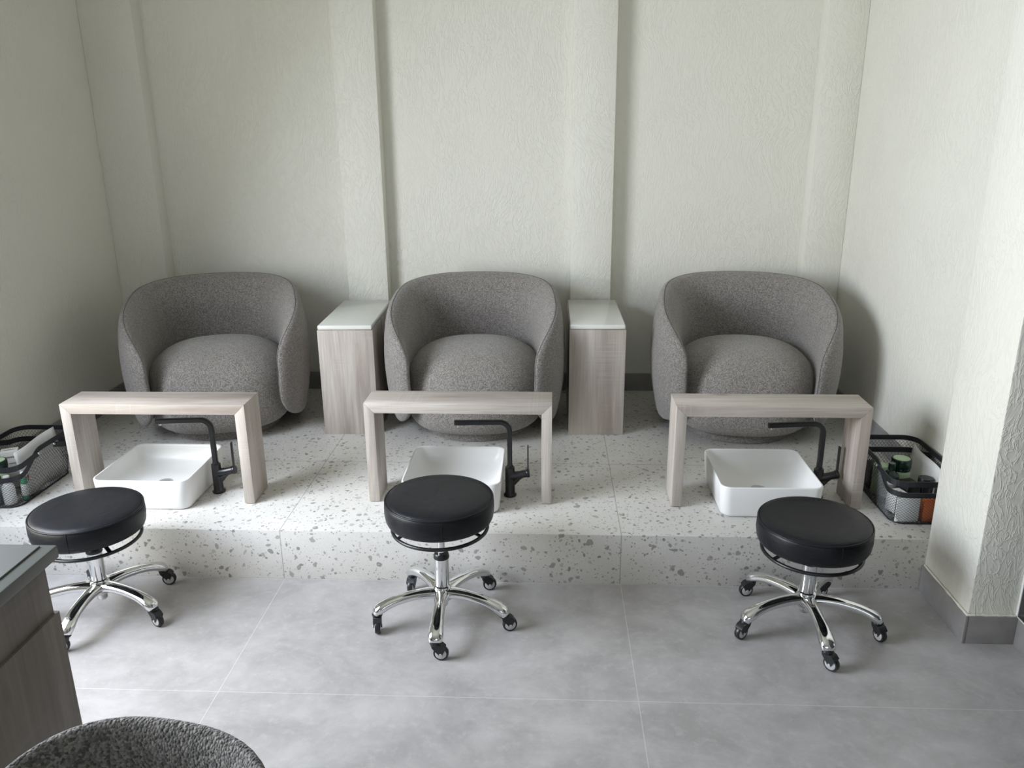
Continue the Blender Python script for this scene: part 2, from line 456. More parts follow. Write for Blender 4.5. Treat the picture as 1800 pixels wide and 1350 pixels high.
# ---------------------------------------------------------------- armchairs
def plan_curve(R, fy, n, a_end):
    """points of a superellipse horseshoe, parametrised by arc length from the back centre; returns f(s)->(x,y,nx,ny)"""
    tab = []; N = 400
    for i in range(N + 1):
        th = pi * 1.0 * i / N
        c, s_ = math.cos(th), math.sin(th)
        x = R * abs(s_) ** (2 / n) * (1 if s_ >= 0 else -1); y = R * fy * abs(c) ** (2 / n) * (1 if c >= 0 else -1)
        tab.append((x, y))
    L_ = [0]
    for a, b in zip(tab, tab[1:]): L_.append(L_[-1] + math.hypot(b[0] - a[0], b[1] - a[1]))
    def f(s):
        sg = 1 if s >= 0 else -1; s = abs(s)
        for i in range(N):
            if L_[i + 1] >= s: break
        k = (s - L_[i]) / max(1e-9, L_[i + 1] - L_[i])
        x = tab[i][0] + k * (tab[i+1][0] - tab[i][0]); y = tab[i][1] + k * (tab[i+1][1] - tab[i][1])
        i0, i1 = max(0, i - 6), min(N, i + 7)
        tx, ty = tab[i1][0] - tab[i0][0], tab[i1][1] - tab[i0][1]
        if i < 6: tx, ty = tx, ty * (i / 6)
        l = math.hypot(tx, ty); tx, ty = tx / l, ty / l
        nx, ny = -ty, tx      # outward
        return sg * x, y, sg * nx, ny
    return f

def shell(name, mat, parent, R=.341, fy=1.01, n=2.65, Sl=.885, zc=.36, up=.31, dn=.315, nt=2.3, nb=5.0, T=.160, bulge=.05, eo=.36, seam_off=0.0, seam=True, lean=0.0, seam_mat=None, seam_r=.0011):
    f = plan_curve(R, fy, n, 0)
    NP, NR = 128, 13
    bm = bmesh.new()
    def outline(phi):
        c, s_ = math.cos(phi), math.sin(phi)
        # superellipse on the unrolled pad
        e = nt if s_ >= 0 else nb
        k = (abs(c) ** e + abs(s_) ** e) ** (-1 / e)
        return c * k * Sl, s_ * k * (up if s_ >= 0 else dn)
    def place(s, z, off):
        x, y, nx, ny = f(s)
        zz = zc + z
        b = bulge * (1 - (z / (up if z > 0 else dn)) ** 2) - bulge
        o_ = off + b + lean * z
        return Vector((x + nx * o_, y + ny * o_, zz))
    rings = {}
    for side in (1, -1):
        for k in range(NR):
            rho = math.sin(k / NR * pi / 2) if k else 0
            rng = []
            for i in range(NP):
                sx, z = outline(2 * pi * i / NP)
                th = T / 2 * (1 - rho ** 3.0) ** .5
                rng.append(bm.verts.new(place(sx * rho, z * rho, side * th + eo * T * rho ** 5)) if k else None)
            if k == 0:
                v = bm.verts.new(place(0, 0, side * T / 2)); rng = [v]
            rings[(side, k)] = rng
    edge = [bm.verts.new(place(*outline(2 * pi * i / NP), eo * T)) for i in range(NP)]
    for side in (1, -1):
        for k in range(NR):
            a = rings[(side, k)]; b = rings[(side, k + 1)] if k + 1 < NR else edge
            for i in range(NP):
                j = (i + 1) % NP
                if len(a) == 1: bm.faces.new((a[0], b[i], b[j]))
                else: bm.faces.new((a[i], b[i], b[j], a[j]))
    o = link_mesh(name, bm, mat, parent, True)
    if seam:
        bm = bmesh.new()
        path = []
        for i in range(160):
            sx, z = outline(2 * pi * i / 160)
            q_ = 1 - (abs(seam_off) * 2) ** 2 * .06
            path.append(place(sx * q_, z * q_, eo * T * q_ ** 5 + seam_off * T * (1 - (q_ ** 3)) ** .5 if seam_off else eo * T))
        c0 = Vector((0, 0, zc))
        sweep_into(bm, path, lambda i, t: circ(seam_r, 6), closed=True)
        link_mesh('seam', bm, seam_mat or SEAM, o, True)
    return o

def superblock(name, mat, parent, cx, cy, rx, ry, z0, z1, n=2.6, e=3.0, crown=.02, flare=0.0, NU=72, NV=40, eb=None):
    bm = bmesh.new(); rings = []
    zc_, hz = (z0 + z1) / 2, (z1 - z0) / 2
    for k in range(1, NV):
        ph = -pi / 2 + pi * k / NV
        cz_, sz = math.cos(ph), math.sin(ph)
        e_ = e if sz >= 0 or not eb else eb
        rr = abs(cz_) ** (2 / e_); zz = (1 if sz >= 0 else -1) * abs(sz) ** (2 / e_)
        ring = []
        for i in range(NU):
            a = 2 * pi * i / NU; c, s_ = math.cos(a), math.sin(a)
            q = (abs(c) ** n + abs(s_) ** n) ** (-1 / n)
            zz2 = zc_ + hz * zz + (crown * (1 - rr * rr) if zz > 0 else 0)
            f_ = 1 + flare * zz
            ring.append(bm.verts.new((cx + rx * f_ * rr * c * q, cy + ry * f_ * rr * s_ * q, zz2)))
        rings.append(ring)
    for a, b in zip(rings, rings[1:]):
        for i in range(NU): bm.faces.new((a[i], a[(i+1) % NU], b[(i+1) % NU], b[i]))
    vb = bm.verts.new((cx, cy, z0)); vt = bm.verts.new((cx, cy, z1 + crown))
    for i in range(NU):
        bm.faces.new((vb, rings[0][(i+1) % NU], rings[0][i])); bm.faces.new((vt, rings[-1][i], rings[-1][(i+1) % NU]))
    return link_mesh(name, bm, mat, parent, True)

def armchair(label):
    t = thing('armchair', label, 'armchair', group='grey barrel armchairs along the back wall')
    lathe('plinth', [(0, .0), (.242, .0), (.250, .004), (.252, .03), (.25, .045), (0, .045)], FAB, t, 64)
    superblock('seat', FABS, t, 0, -.035, .316, .305, .030, .405, n=2.5, e=2.9, crown=.018, eb=4.6)
    shell('backrest', FAB, t)
    return t
ac = armchair('grey tweed barrel armchair left of the left side table, turned slightly right')
ac.location = (-1.555, 3.60, H); ac.rotation_euler[2] = math.radians(17)
ac2 = copy_tree(ac); ac2.location = (-.343, 3.615, H); ac2.rotation_euler[2] = math.radians(2)
ac2['label'] = 'grey tweed barrel armchair between the two side tables'
ac3 = copy_tree(ac); ac3.location = (.885, 3.62, H); ac3.rotation_euler[2] = math.radians(-5)
ac3['label'] = 'grey tweed barrel armchair in the right corner beside the right wall'

# ---------------------------------------------------------------- side tables
def side_table(label):
    t = thing('side_table', label, 'side table', group='side tables between the armchairs')
    w, dd, h = .2464, .5595, .5159
    bm = bmesh.new(); box_into(bm, -.001, w + .002, .0, dd, 0, h - .022, .0015)
    link_mesh('cabinet', bm, WZ, t, True, 40)
    bm = bmesh.new(); box_into(bm, 0.001, w - .001, .002, dd, h - .021, h, .006, 3)
    tag(link_mesh('table_top', bm, SLAB, t, True, 40), 'white polished stone top')
    return t
s1 = side_table('pale wood block side table with white top left of the middle armchair')
s1.location = (-1.0366, 3.451, H); s1.rotation_euler[2] = .0298
s2 = copy_tree(s1); s2.location = (.0897, 3.4744, H); s2.rotation_euler[2] = .0025
s2['label'] = 'pale wood block side table with white top right of the middle armchair'

# ---------------------------------------------------------------- foot rests
def foot_rest(label):
    t = thing('foot_rest', label, 'foot rest', group='wooden bridge foot rests over the basins')
    w, h, T_, D = .6879, .3918, .038, .1522
    prism('top_board', [(0, h), (w, h), (w - T_, h - T_), (T_, h - T_)], 0, D, WX, t, .0012)
    prism('leg', [(0, 0), (T_, 0), (T_, h - T_), (0, h)], 0, D, WZ, t, .0012)
    prism('leg', [(w - T_, 0), (w, 0), (w, h), (w - T_, h - T_)], 0, D, WZ, t, .0012)
    for x0 in (T_ / 2, w - T_ / 2):
        for yy in (.02, D - .02): box('foot_pad', x0 - .008, x0 + .008, yy - .008, yy + .008, -.003, .0005, RUB, t)
    return t
f1 = foot_rest('wooden bridge foot rest over the left basin')
f1.location = (-1.7967, 2.7126, H + .003); f1.rotation_euler[2] = .0059
f2 = copy_tree(f1); f2.location = (-.6774, 2.7465, H + .003); f2.rotation_euler[2] = -.005
f2['label'] = 'wooden bridge foot rest over the middle basin'
f3 = copy_tree(f1); f3.location = (.4544, 2.7339, H + .003); f3.rotation_euler[2] = -.003
f3['label'] = 'wooden bridge foot rest over the right basin'

# ---------------------------------------------------------------- basins
def basin(label):
    t = thing('wash_basin', label, 'basin', group='white foot basins on the platform')
    wx, wy, h = .183, .186, .122
    N = 9
    def ring(bm, hx, hy, r, z): return [bm.verts.new((x, y, z)) for x, y in rrect(-hx, hx, -hy, hy, r, N)]
    bm = bmesh.new(); R_ = []
    R_.append(ring(bm, wx - .030, wy - .030, .03, 0))
    R_.append(ring(bm, wx - .020, wy - .020, .034, .0))
    R_.append(ring(bm, wx - .012, wy - .012, .036, .004))
    R_.append(ring(bm, wx - .008, wy - .008, .036, .014))
    R_.append(ring(bm, wx - .003, wy - .003, .037, .07))
    R_.append(ring(bm, wx, wy, .038, h - .004))
    R_.append(ring(bm, wx - .0015, wy - .0015, .037, h - .001))
    R_.append(ring(bm, wx - .004, wy - .004, .036, h))
    R_.append(ring(bm, wx - .0065, wy - .0065, .034, h - .001))
    R_.append(ring(bm, wx - .0085, wy - .0085, .033, h - .005))
    for k in range(1, 15):          # sloping bowl, rounding into the bottom
        a = k / 14
        inset = .0085 + .085 * (1 - (1 - a) ** 1.0) ** 2.0
        z = h - .005 - (h - .036) * math.sin(a * pi / 2) ** .9
        R_.append(ring(bm, wx - inset, wy - inset, .033 + .018 * a, z))
    R_.append(ring(bm, .05, .05, .045, .0290)); 
    for a, b in zip(R_, R_[1:]):
        m_ = len(a)
        for i in range(m_): bm.faces.new((a[i], a[(i+1) % m_], b[(i+1) % m_], b[i]))
    bm.faces.new(R_[0]); bm.faces.new(R_[-1])
    link_mesh('bowl', bm, CER, t, True, 60)
    tag(lathe('drain', [(0, .0355), (.018, .035), (.0225, .0335), (.023, .032), (.0275, .0315), (.028, .0292), (0, .0292)], STEEL, t, 32, loc=(0, .012, 0)), 'round steel drain')
    return t
b1 = basin('white square basin under the left foot rest'); b1.location = (-1.510, 2.832, H)
b2 = copy_tree(b1); b2.location = (-.356, 2.834, H); b2['label'] = 'white square basin under the middle foot rest'
b3 = copy_tree(b1); b3.location = (.797, 2.832, H); b3['label'] = 'white square basin under the right foot rest'

# ---------------------------------------------------------------- faucets
def faucet(label):
    t = thing('faucet', label, 'faucet', group='dark faucets beside the basins')
    lathe('body', [(0, 0), (.0235, 0), (.0245, .002), (.0245, .006), (.020, .009), (.0185, .012), (.0182, .112), (.0175, .118), (.0125, .1205), (.0118, .126), (0, .126)], GUN, t, 36, angle=35)
    # spout: flat bar rising, bending over the basin
    path = [Vector((0, 0, .12)), Vector((0, 0, .2)), Vector((0, 0, .262))]
    for k in range(1, 9):
        a = k / 9 * pi / 2; path.append(Vector((-.036 * (1 - math.cos(a)), 0, .262 + .036 * math.sin(a))))
    path += [Vector((-.036, 0, .298)), Vector((-.12, 0, .297)), Vector((-.206, 0, .295))]
    bm = bmesh.new()
    a_, b_ = .0092, .0075; q = .0022
    sec = [(-a_, -b_ + q), (-a_ + q, -b_), (a_ - q, -b_), (a_, -b_ + q), (a_, b_ - q), (a_ - q, b_), (-a_ + q, b_), (-a_, b_ - q)]
    sweep_into(bm, path, lambda i, t_: sec, up=Vector((0, 1, 0)))
    # the sweep's 'up' is Y so the section's first axis lies in the bend plane: swap to keep the bar wide in Y
    for v in bm.verts: v.co.y *= 1.25
    sp = link_mesh('spout', bm, GUN, t, True, 40)
    lathe('aerator', [(0, -.008), (.006, -.008), (.0065, -.002), (.0065, .003), (0, .003)], STEEL, sp, 20, loc=(-.192, 0, .287))
    # side valve arm and lever
    bm = bmesh.new()
    pth = [Vector((.0, 0, .082)), Vector((.022, 0, .083)), Vector((.040, 0, .087)), Vector((.062, 0, .092))]
    rad = [.020, .0165, .0145, .0150]
    # swelling joint into the body
    sweep_into(bm, pth, lambda i, t_: circ(rad[i], 20), up=Vector((0, 1, 0)))
    pth = [Vector((.004, 0, .040)), Vector((.014, 0, .058)), Vector((.032, 0, .077)), Vector((.050, 0, .086))]
    rad2 = [.010, .014, .013, .010]
    sweep_into(bm, pth, lambda i, t_: circ(rad2[i], 16), up=Vector((0, 1, 0)))
    link_mesh('valve', bm, GUN, t, True, 50)
    lv = lathe('lever', [(0, 0), (.0155, 0), (.0165, .0015), (.0165, .010), (.015, .012), (0, .012)], GUN, t, 28,
          mat3=Matrix.Translation((.063, 0, .0925)) @ Matrix.Rotation(math.radians(82), 4, 'Y'))
    bm = bmesh.new(); box_into(bm, .0665, .0715, -.0085, .0085, .088, .207, .0016)
    link_mesh('lever_blade', bm, GUN, lv, True, 40)
    return t
q1 = faucet('dark gunmetal faucet beside the left basin'); q1.location = (-1.287, 2.82, H); q1.rotation_euler[2] = math.radians(3)
q2 = copy_tree(q1); q2.location = (-.148, 2.82, H); q2.rotation_euler[2] = 0; q2['label'] = 'dark gunmetal faucet beside the middle basin'
q3 = copy_tree(q1); q3.location = (1.012, 2.832, H); q3.rotation_euler[2] = math.radians(4); q3['label'] = 'dark gunmetal faucet beside the right basin, partly behind its rim'

# ---------------------------------------------------------------- stools
def stool(label, top, rot_legs, ring_rot, swivels):
    """top: height of the cushion top"""
    t = thing('rolling_stool', label, 'stool', group='black rolling stools in front of the platform')
    R_, h = .1715, .082
    z0 = top - h
    prof = [(0, z0), (R_ - .014, z0), (R_ - .006, z0 + .003), (R_ - .002, z0 + .012), (R_ + .001, z0 + .035), (R_, z0 + .062), (R_ - .003, z0 + h - .013), (R_ - .0085, z0 + h - .006),
            (R_ - .022, z0 + h - .001), (R_ * .6, z0 + h + .001), (R_ * .3, z0 + h + .0005), (0, z0 + h)]
    st = lathe('seat', prof, LEA, t, 72, angle=80)
    tube('piping', [((R_ - .0035) * math.cos(a * 2 * pi / 72), (R_ - .0035) * math.sin(a * 2 * pi / 72), z0 + h - .0105) for a in range(72)], .0031, LEA, st, 8, True)
    bm = bmesh.new()          # upright seam on the side
    sweep_into(bm, [Vector(((R_ + o_) * math.cos(-1.4), (R_ + o_) * math.sin(-1.4), z0 + zz)) for zz, o_ in ((.006, -.003), (.035, .0012), (.062, .0004), (.072, -.003))], lambda i, t_: circ(.0012, 6), up=Vector((0, 1, 0)))
    link_mesh('side_seam', bm, LEA, st, True)
    # mounting plate and height ring
    lathe('mounting_plate', [(0, z0 - .012), (.045, z0 - .012), (.05, z0 - .006), (.085, z0 - .002), (.085, z0 + .001), (0, z0 + .001)], BLKP, t, 36)
    rr = .150; zr = z0 - .030
    hr = tube('height_ring', [(rr * math.cos(a * 2 * pi / 64), rr * math.sin(a * 2 * pi / 64), zr) for a in range(64)], .0058, BLKP, t, 12, True)
    bm = bmesh.new()
    for k in range(3):
        a = ring_rot + k * 2 * pi / 3
        sweep_into(bm, [Vector((.03 * math.cos(a), .03 * math.sin(a), z0 - .008)), Vector((.09 * math.cos(a), .09 * math.sin(a), z0 - .012)), Vector((rr * math.cos(a), rr * math.sin(a), zr))], lambda i, t_: [(-.006, -.002), (.006, -.002), (.006, .002), (-.006, .002)])
    link_mesh('ring_spokes', bm, BLKP, hr)
    # gas lift
    zt = min(.225, z0 - .030)
    lathe('gas_lift', [(0, .12), (.0125, .12), (.0125, z0 - .008), (0, z0 - .008)], CHROME, t, 28, angle=40)
    lathe('lift_collar', [(0, zt), (.0245, zt), (.026, zt + .003), (.0235, zt + .015), (.021, zt + .018), (0, zt + .018)], BLKP, t, 32, angle=50)
    lathe('column', [(0, .095), (.0235, .095), (.0235, zt), (.0225, zt + .001), (0, zt + .001)], CHROME, t, 40, angle=40)
    # star base
    lathe('hub', [(0, .052), (.014, .052), (.017, .056), (.017, .074), (.030, .078), (.036, .088), (.035, .108), (.030, .116), (.0275, .120), (.0275, .126), (.0245, .128), (.0, .128)], CHROME, t, 48, angle=50)
    for k in range(5):
        a = rot_legs + k * 2 * pi / 5
        d_ = Vector((math.cos(a), math.sin(a), 0))
        keys = [(.012, .098, .022, .017), (.045, .103, .0185, .0150), (.09, .103, .0160, .0140), (.14, .097, .0160, .0140), (.175, .088, .0175, .0145), (.198, .078, .0195, .0155), (.211, .070, .0190, .0155), (.218, .0600, .0160, .0120)]
        N_ = 36; path = []; rad = []
        for i in range(N_ + 1):
            u_ = i / N_ * (len(keys) - 1); j = min(int(u_), len(keys) - 2); f_ = u_ - j
            P = [keys[max(0, j - 1)], keys[j], keys[j + 1], keys[min(len(keys) - 1, j + 2)]]
            val = []
            for c in range(4):
                p0, p1, p2, p3 = (q_[c] for q_ in P)
                val.append(.5 * ((2 * p1) + (-p0 + p2) * f_ + (2*p0 - 5*p1 + 4*p2 - p3) * f_**2 + (-p0 + 3*p1 - 3*p2 + p3) * f_**3))
            path.append(d_ * val[0] + Vector((0, 0, val[1]))); rad.append((val[2] * 1.22, val[3] * 1.15))
        bm = bmesh.new()
        def sec(i, t_):
            w_, h_ = rad[i]; o_ = []
            for q_ in range(20):
                aa = 2 * pi * q_ / 20; c, s_ = math.cos(aa), math.sin(aa)
                hh = h_ if s_ > 0 else h_ * .75
                o_.append((w_ * (1 if c > 0 else -1) * abs(c) ** .85, hh * (1 if s_ > 0 else -1) * abs(s_) ** .85))
            return o_
        sweep_into(bm, path, sec)
        link_mesh('leg', bm, CHROME, t, True, 70)
        # caster
        cx, cy = d_.x * .215, d_.y * .215
        sw = swivels[k]
        mt = Matrix.Translation((cx, cy, 0)) @ Matrix.Rotation(sw, 4, 'Z')
        bm = bmesh.new()
        for v_ in [0]:
            # stem, collar and fork
            ring_ = []
            prof_ = [(.010, .067), (.015, .064), (.0175, .0575), (.0165, .053), (.012, .050), (.0, .050)]
            n_ = 20
            for r_, z_ in prof_:
                ring_.append([bm.verts.new(mt @ Vector((r_ * math.cos(2*pi*i/n_), r_ * math.sin(2*pi*i/n_), z_))) for i in range(n_)] if r_ > 0 else [bm.verts.new(mt @ Vector((0, 0, z_)))])
            for A_, B_ in zip(ring_, ring_[1:]):
                for i in range(n_):
                    j = (i + 1) % n_
                    if len(B_) == 1: bm.faces.new((A_[i], A_[j], B_[0]))
                    else: bm.faces.new((A_[i], A_[j], B_[j], B_[i]))
            bm.faces.new(ring_[0])
            # hood over the wheel
            for sy in (-1, 1):
                out_ = [(-.012, .056), (.004, .058), (.022, .052), (.031, .042), (.027, .034), (.020, .020), (.012, .020), (.0, .034), (-.010, .046)]
                A_ = [bm.verts.new(mt @ Vector((x_, sy * .0095, z_))) for x_, z_ in out_]
                B_ = [bm.verts.new(mt @ Vector((x_, sy * .0135, z_))) for x_, z_ in out_]
                bm.faces.new(A_); bm.faces.new(list(reversed(B_)))
                for i in range(len(out_)):
                    j = (i + 1) % len(out_); bm.faces.new((A_[i], B_[i], B_[j], A_[j]))
            top_ = [(-.012, .056), (.004, .058), (.022, .052), (.031, .042), (.027, .040), (.018, .0485), (.0, .052)]
            A_ = [bm.verts.new(mt @ Vector((x_, -.0095, z_))) for x_, z_ in top_]; B_ = [bm.verts.new(mt @ Vector((x_, .0095, z_))) for x_, z_ in top_]
            bm.faces.new(A_); bm.faces.new(list(reversed(B_)))
            for i in range(len(top_)):
                j = (i + 1) % len(top_); bm.faces.new((A_[i], B_[i], B_[j], A_[j]))
        cs = link_mesh('caster', bm, BLKP, t, True, 30)
        MR = mt @ Matrix.Translation((.016, 0, .0235)) @ Matrix.Rotation(pi / 2, 4, 'X')
        lathe('wheel', [(.017, -.0085), (.0215, -.0085), (.0235, -.005), (.0235, .005), (.0215, .0085), (.017, .0085), (.017, -.0085)], BLKP, cs, 32, mat3=MR, angle=40)
        tag(lathe('wheel_hub', [(0, -.0150), (.004, -.0150), (.0045, -.0140), (.0045, -.0098), (.0145, -.0098), (.0172, -.0086), (.0172, .0086), (.0145, .0098), (.0045, .0098), (.0045, .0140), (.004, .0150), (0, .0150)], HUBG, cs, 28, mat3=MR, angle=40), 'silver wheel hub')
    return t
A = math.radians
st1 = stool('black round rolling stool at left, behind the wooden desk', .388, A(-90), A(200), [A(x) for x in (200, -30, 10, 150, 220)])
st1.location = (-1.487, 2.285, 0)
st2 = stool('black round rolling stool in the middle, in front of the middle basin', .447, A(-89), A(215), [A(x) for x in (0, 15, 10, 260, -80)])
st2.location = (-.343, 2.284, 0)
st3 = stool('black round rolling stool at right, near the white pillar', .383, A(-89), A(-35), [A(x) for x in (-50, -70, 200, 190, 215)])
st3.location = (.822, 2.284, 0)

# ---------------------------------------------------------------- baskets
def basket(label, loc, mirror=False):
    t = thing('wire_basket', label, 'basket', loc, 0, 'black wire baskets at the platform ends')
    W0, D0 = .195, .355; W1, D1 = .232, .405      # bottom and top size; front is -y
    hb, hf = .182, .122
    NS = 176; NV_ = 22
    def loop(w, dd, r):
        pts = rrect(-w/2, w/2, -dd/2, dd/2, r, 12)
        L_ = [0]; n = len(pts)
        for i in range(n):
            a, b = pts[i], pts[(i+1) % n]; L_.append(L_[-1] + math.hypot(b[0]-a[0], b[1]-a[1]))
        def f(u):
            s = (u % 1) * L_[-1]
            for i in range(n):
                if L_[i+1] >= s - 1e-9: break
            k = (s - L_[i]) / max(1e-9, L_[i+1] - L_[i]); a, b = pts[i], pts[(i+1) % n]
            return a[0] + k*(b[0]-a[0]), a[1] + k*(b[1]-a[1])
        return f
    fb, ft = loop(W0, D0, .045), loop(W1, D1, .055)
    def topz(y): return hf + (hb - hf) * sstep(-.155, -.02, y)
    def P(u, v):
        a = fb(u); b = ft(u); top = topz(b[1])
        k = v ** .8
        return Vector((a[0] + (b[0]-a[0]) * k, a[1] + (b[1]-a[1]) * k, .003 + v * (top - .003)))
    bm = bmesh.new(); V = {}
    def vv(i, j):
        i %= NS
        if (i, j) not in V: V[(i, j)] = bm.verts.new(P(i / NS, j / NV_))
        return V[(i, j)]
    for i in range(NS):
        for j in range(NV_ + 1):
            if (i + j) % 2 == 1:
                q_ = []
                for di, dj in ((-1, 0), (0, -1), (1, 0), (0, 1)):
                    if 0 <= j + dj <= NV_: q_.append(vv(i + di, j + dj))
                if len(q_) >= 3: bm.faces.new(q_)
    o = link_mesh('mesh_wall', bm, BLKM, t)
    md = o.modifiers.new('wire', 'WIREFRAME'); md.thickness = .0016; md.use_replace = True; md.use_even_offset = False
    # mesh bottom
    bm = bmesh.new(); V2 = {}
    nx, ny = 26, 46
    for i in range(nx):
        for j in range(ny):
            if (i + j) % 2: continue
            q_ = []
            for di, dj in ((-1, 0), (0, -1), (1, 0), (0, 1)):
                x = (i + di + .5 - nx/2) / (nx/2) * (W0/2 - .004); y = (j + dj + .5 - ny/2) / (ny/2) * (D0/2 - .004)
                key = (i + di, j + dj)
                if key not in V2: V2[key] = bm.verts.new((x, y, .004))
                q_.append(V2[key])
            bm.faces.new(q_)
    for v in list(bm.verts):
        ax, ay = abs(v.co.x) - (W0/2 - .045), abs(v.co.y) - (D0/2 - .045)
        if ax > 0 and ay > 0 and math.hypot(ax, ay) > .045: bm.verts.remove(v)
    o = link_mesh('mesh_bottom', bm, BLKM, t)
    md = o.modifiers.new('wire', 'WIREFRAME'); md.thickness = .0016; md.use_replace = True; md.use_even_offset = False
    # bottom wire and rim band
    bm = bmesh.new()
    sweep_into(bm, [Vector((*fb(i / 96), .003)) for i in range(96)], lambda i, t_: circ(.003, 8), closed=True)
    link_mesh('bottom_wire', bm, BLKM, t, True)
    bm = bmesh.new()
    hh = .0095
    sweep_into(bm, [P(i / 160, 1) for i in range(160)], lambda i, t_: [(-.0016, -hh), (.0016, -hh), (.0016, hh), (-.0016, hh)], closed=True)
    link_mesh('rim', bm, BLKM, t)
    # two folding handles, one laid to the front, one to the back
    def handle(yp, ye, z_p, z_e):
        sg = 1 if ye > yp else -1
        w = W1 / 2 + .004; r = .05
        pts = [Vector((-w, yp, z_p))]
        n = 8
        pts.append(Vector((-w, ye - sg * r, z_e + (z_p - z_e) * .12)))
        for k in range(1, n + 1):
            a = pi/2 * k / n; pts.append(Vector((-w + r * (1 - math.cos(a)), ye - sg * r * (1 - math.sin(a)), z_e)))
        for k in range(0, n + 1):
            a = pi/2 * k / n; pts.append(Vector((w - r * (1 - math.sin(a)), ye - sg * r * (1 - math.cos(a)), z_e)))
        pts.append(Vector((w, yp, z_p)))
        bm = bmesh.new(); g = .0105
        sweep_into(bm, pts, lambda i, t_: [(-.0013, -g), (.0013, -g), (.0013, g), (-.0013, g)])
        return link_mesh('handle', bm, BLKM, t)
    handle(-.045, -.195, .168, .160); handle(.055, .178, .166, .140)
    for sx in (-1, 1):
        for y_ in (-.045, .055):
            lathe('rivet', [(0, .0035), (.003, .003), (.0048, .001), (.005, -.003), (0, -.003)], STEEL, t, 16,
                  mat3=Matrix.Translation((sx * (W1/2 + .0075), y_, .168)) @ Matrix.Rotation(sx * pi/2, 4, 'Y'))
    return t

def put(o, x, y, z, rz=0, tilt=None):
    o.location = (x, y, z); o.rotation_euler = (tilt[0] if tilt else 0, tilt[1] if tilt else 0, rz); return o
def jar(label, r, h, body, lid, label_mat=None, loc=(0,0,0), lidh=.022, topmat=None):
    t = thing('cosmetic_jar', label, 'jar', loc)
    lathe('body', [(0, 0), (r * .94, 0), (r, .004), (r, h - lidh - .004), (r * .96, h - lidh), (0, h - lidh)], body, t, 40, angle=40)
    l = lathe('lid', [(0, h - lidh), (r * 1.04, h - lidh), (r * 1.05, h - lidh + .002), (r * 1.05, h - .003), (r * 1.0, h), (0, h)], lid, t, 40, angle=40)
    if topmat: lathe('lid_label', [(r * .86, h + .0002), (r * .86, h + .0008), (0, h + .0008)], topmat, l, 36)
    if label_mat: lathe('label', [(r + .0004, .01), (r + .0008, .011), (r + .0008, h - lidh - .012), (r + .0004, h - lidh - .011)], label_mat, t, 40)
    return t
def bottle(name, label, r, h, nr, nh, body, cap, lab=None, loc=(0,0,0), cat='bottle', print_=None):
    t = thing(name, label, cat, loc)
    sh = h - nh
    lathe('body', [(0, 0), (r * .93, 0), (r, .004), (r, sh * .78), (r * .93, sh * .87), (nr * 1.15, sh * .98), (nr * .9, sh), (nr * .9, sh + .004), (0, sh + .004)], body, t, 36, angle=50)
    lathe('cap', [(0, sh + .003), (nr, sh + .003), (nr * 1.02, sh + .006), (nr * .97, h - .002), (nr * .88, h), (0, h)], cap, t, 28, angle=40)
    if lab:
        l = lathe('label', [(r + .0003, sh * .18), (r + .0008, sh * .19), (r + .0008, sh * .70), (r + .0003, sh * .71)], lab, t, 36)
        if print_: lathe('label_band', [(r + .0009, sh * .50), (r + .0012, sh * .51), (r + .0012, sh * .62), (r + .0009, sh * .63)], print_, l, 36)
    return t
def carton(label, sx, sy, sz, mat, loc, rz=0, marks=None, tilt=None):
    t = thing('carton', label, 'box', loc, rz)
    if tilt: t.rotation_euler = (*tilt, rz)
    box('body', -sx/2, sx/2, -sy/2, sy/2, 0, sz, mat, t, .0012)
    if marks:
        for (x0, x1, y0, y1) in marks[0]: box('print_mark', x0, x1, y0, y1, sz - .0002, sz + .0006, marks[2], t)
        for (x0, x1, z0_, z1_) in marks[1]: box('print_mark', x0, x1, -sy/2 - .0006, -sy/2 + .0002, z0_, z1_, marks[2], t)
    return t
def liner(label, x, y0, y1, z0_, z1_, bend, loc):
    bm = bmesh.new(); N_ = 14; G = []
    for i in range(N_ + 1):
        u_ = i / N_; row = []
        for j in range(6):
            v_ = j / 5
            xx = x + bend * (v_ ** 1.5) + .004 * math.sin(u_ * 7)
            row.append(bm.verts.new((xx, y0 + (y1 - y0) * u_, z0_ + (z1_ - z0_ - .012 * (1 - u_)) * v_)))
        G.append(row)
    for i in range(N_):
        for j in range(5): bm.faces.new((G[i][j], G[i+1][j], G[i+1][j+1], G[i][j+1]))
    o = link_mesh('plastic_sheet', bm, LINER, None, True)
    md = o.modifiers.new('thick', 'SOLIDIFY'); md.thickness = .0012
    o.location = loc
    return tag(o, label, 'sheet')

BR = (1.311, 2.800, H)
basket('black wire basket with handles at the right end of the platform', BR)
g0 = H + .006
j = jar('dark green jar with a pale green lid label in the right basket', .034, .150, DGRN, DGRN, PGRN, (1.320, 2.853, g0), .034, PGRN)
bottle('lotion_bottle', 'dark green round bottle with a printed label in the right basket', .029, .152, .0125, .028, DGRN, DGRN, PAPER, (1.264, 2.800, g0), print_=GREYL)
jar('pale green tub behind the bottle in the right basket', .027, .115, PGRN, PGRN, None, (1.256, 2.872, g0), .020)
carton('flat black box in the middle of the right basket', .055, .060, .095, BLKP, (1.316, 2.762, g0), .3)
carton('tall dark box in the rear left corner of the right basket', .035, .050, .100, BLKP, (1.250, 2.930, g0), .0)
jar('round black tub beside the right wall in the right basket', .024, .112, BLKP, BLKP, None, (1.373, 2.762, g0), .020)
carton('orange box behind the front mesh of the right basket', .050, .045, .088, ORG, (1.342, 2.655, g0), .05)
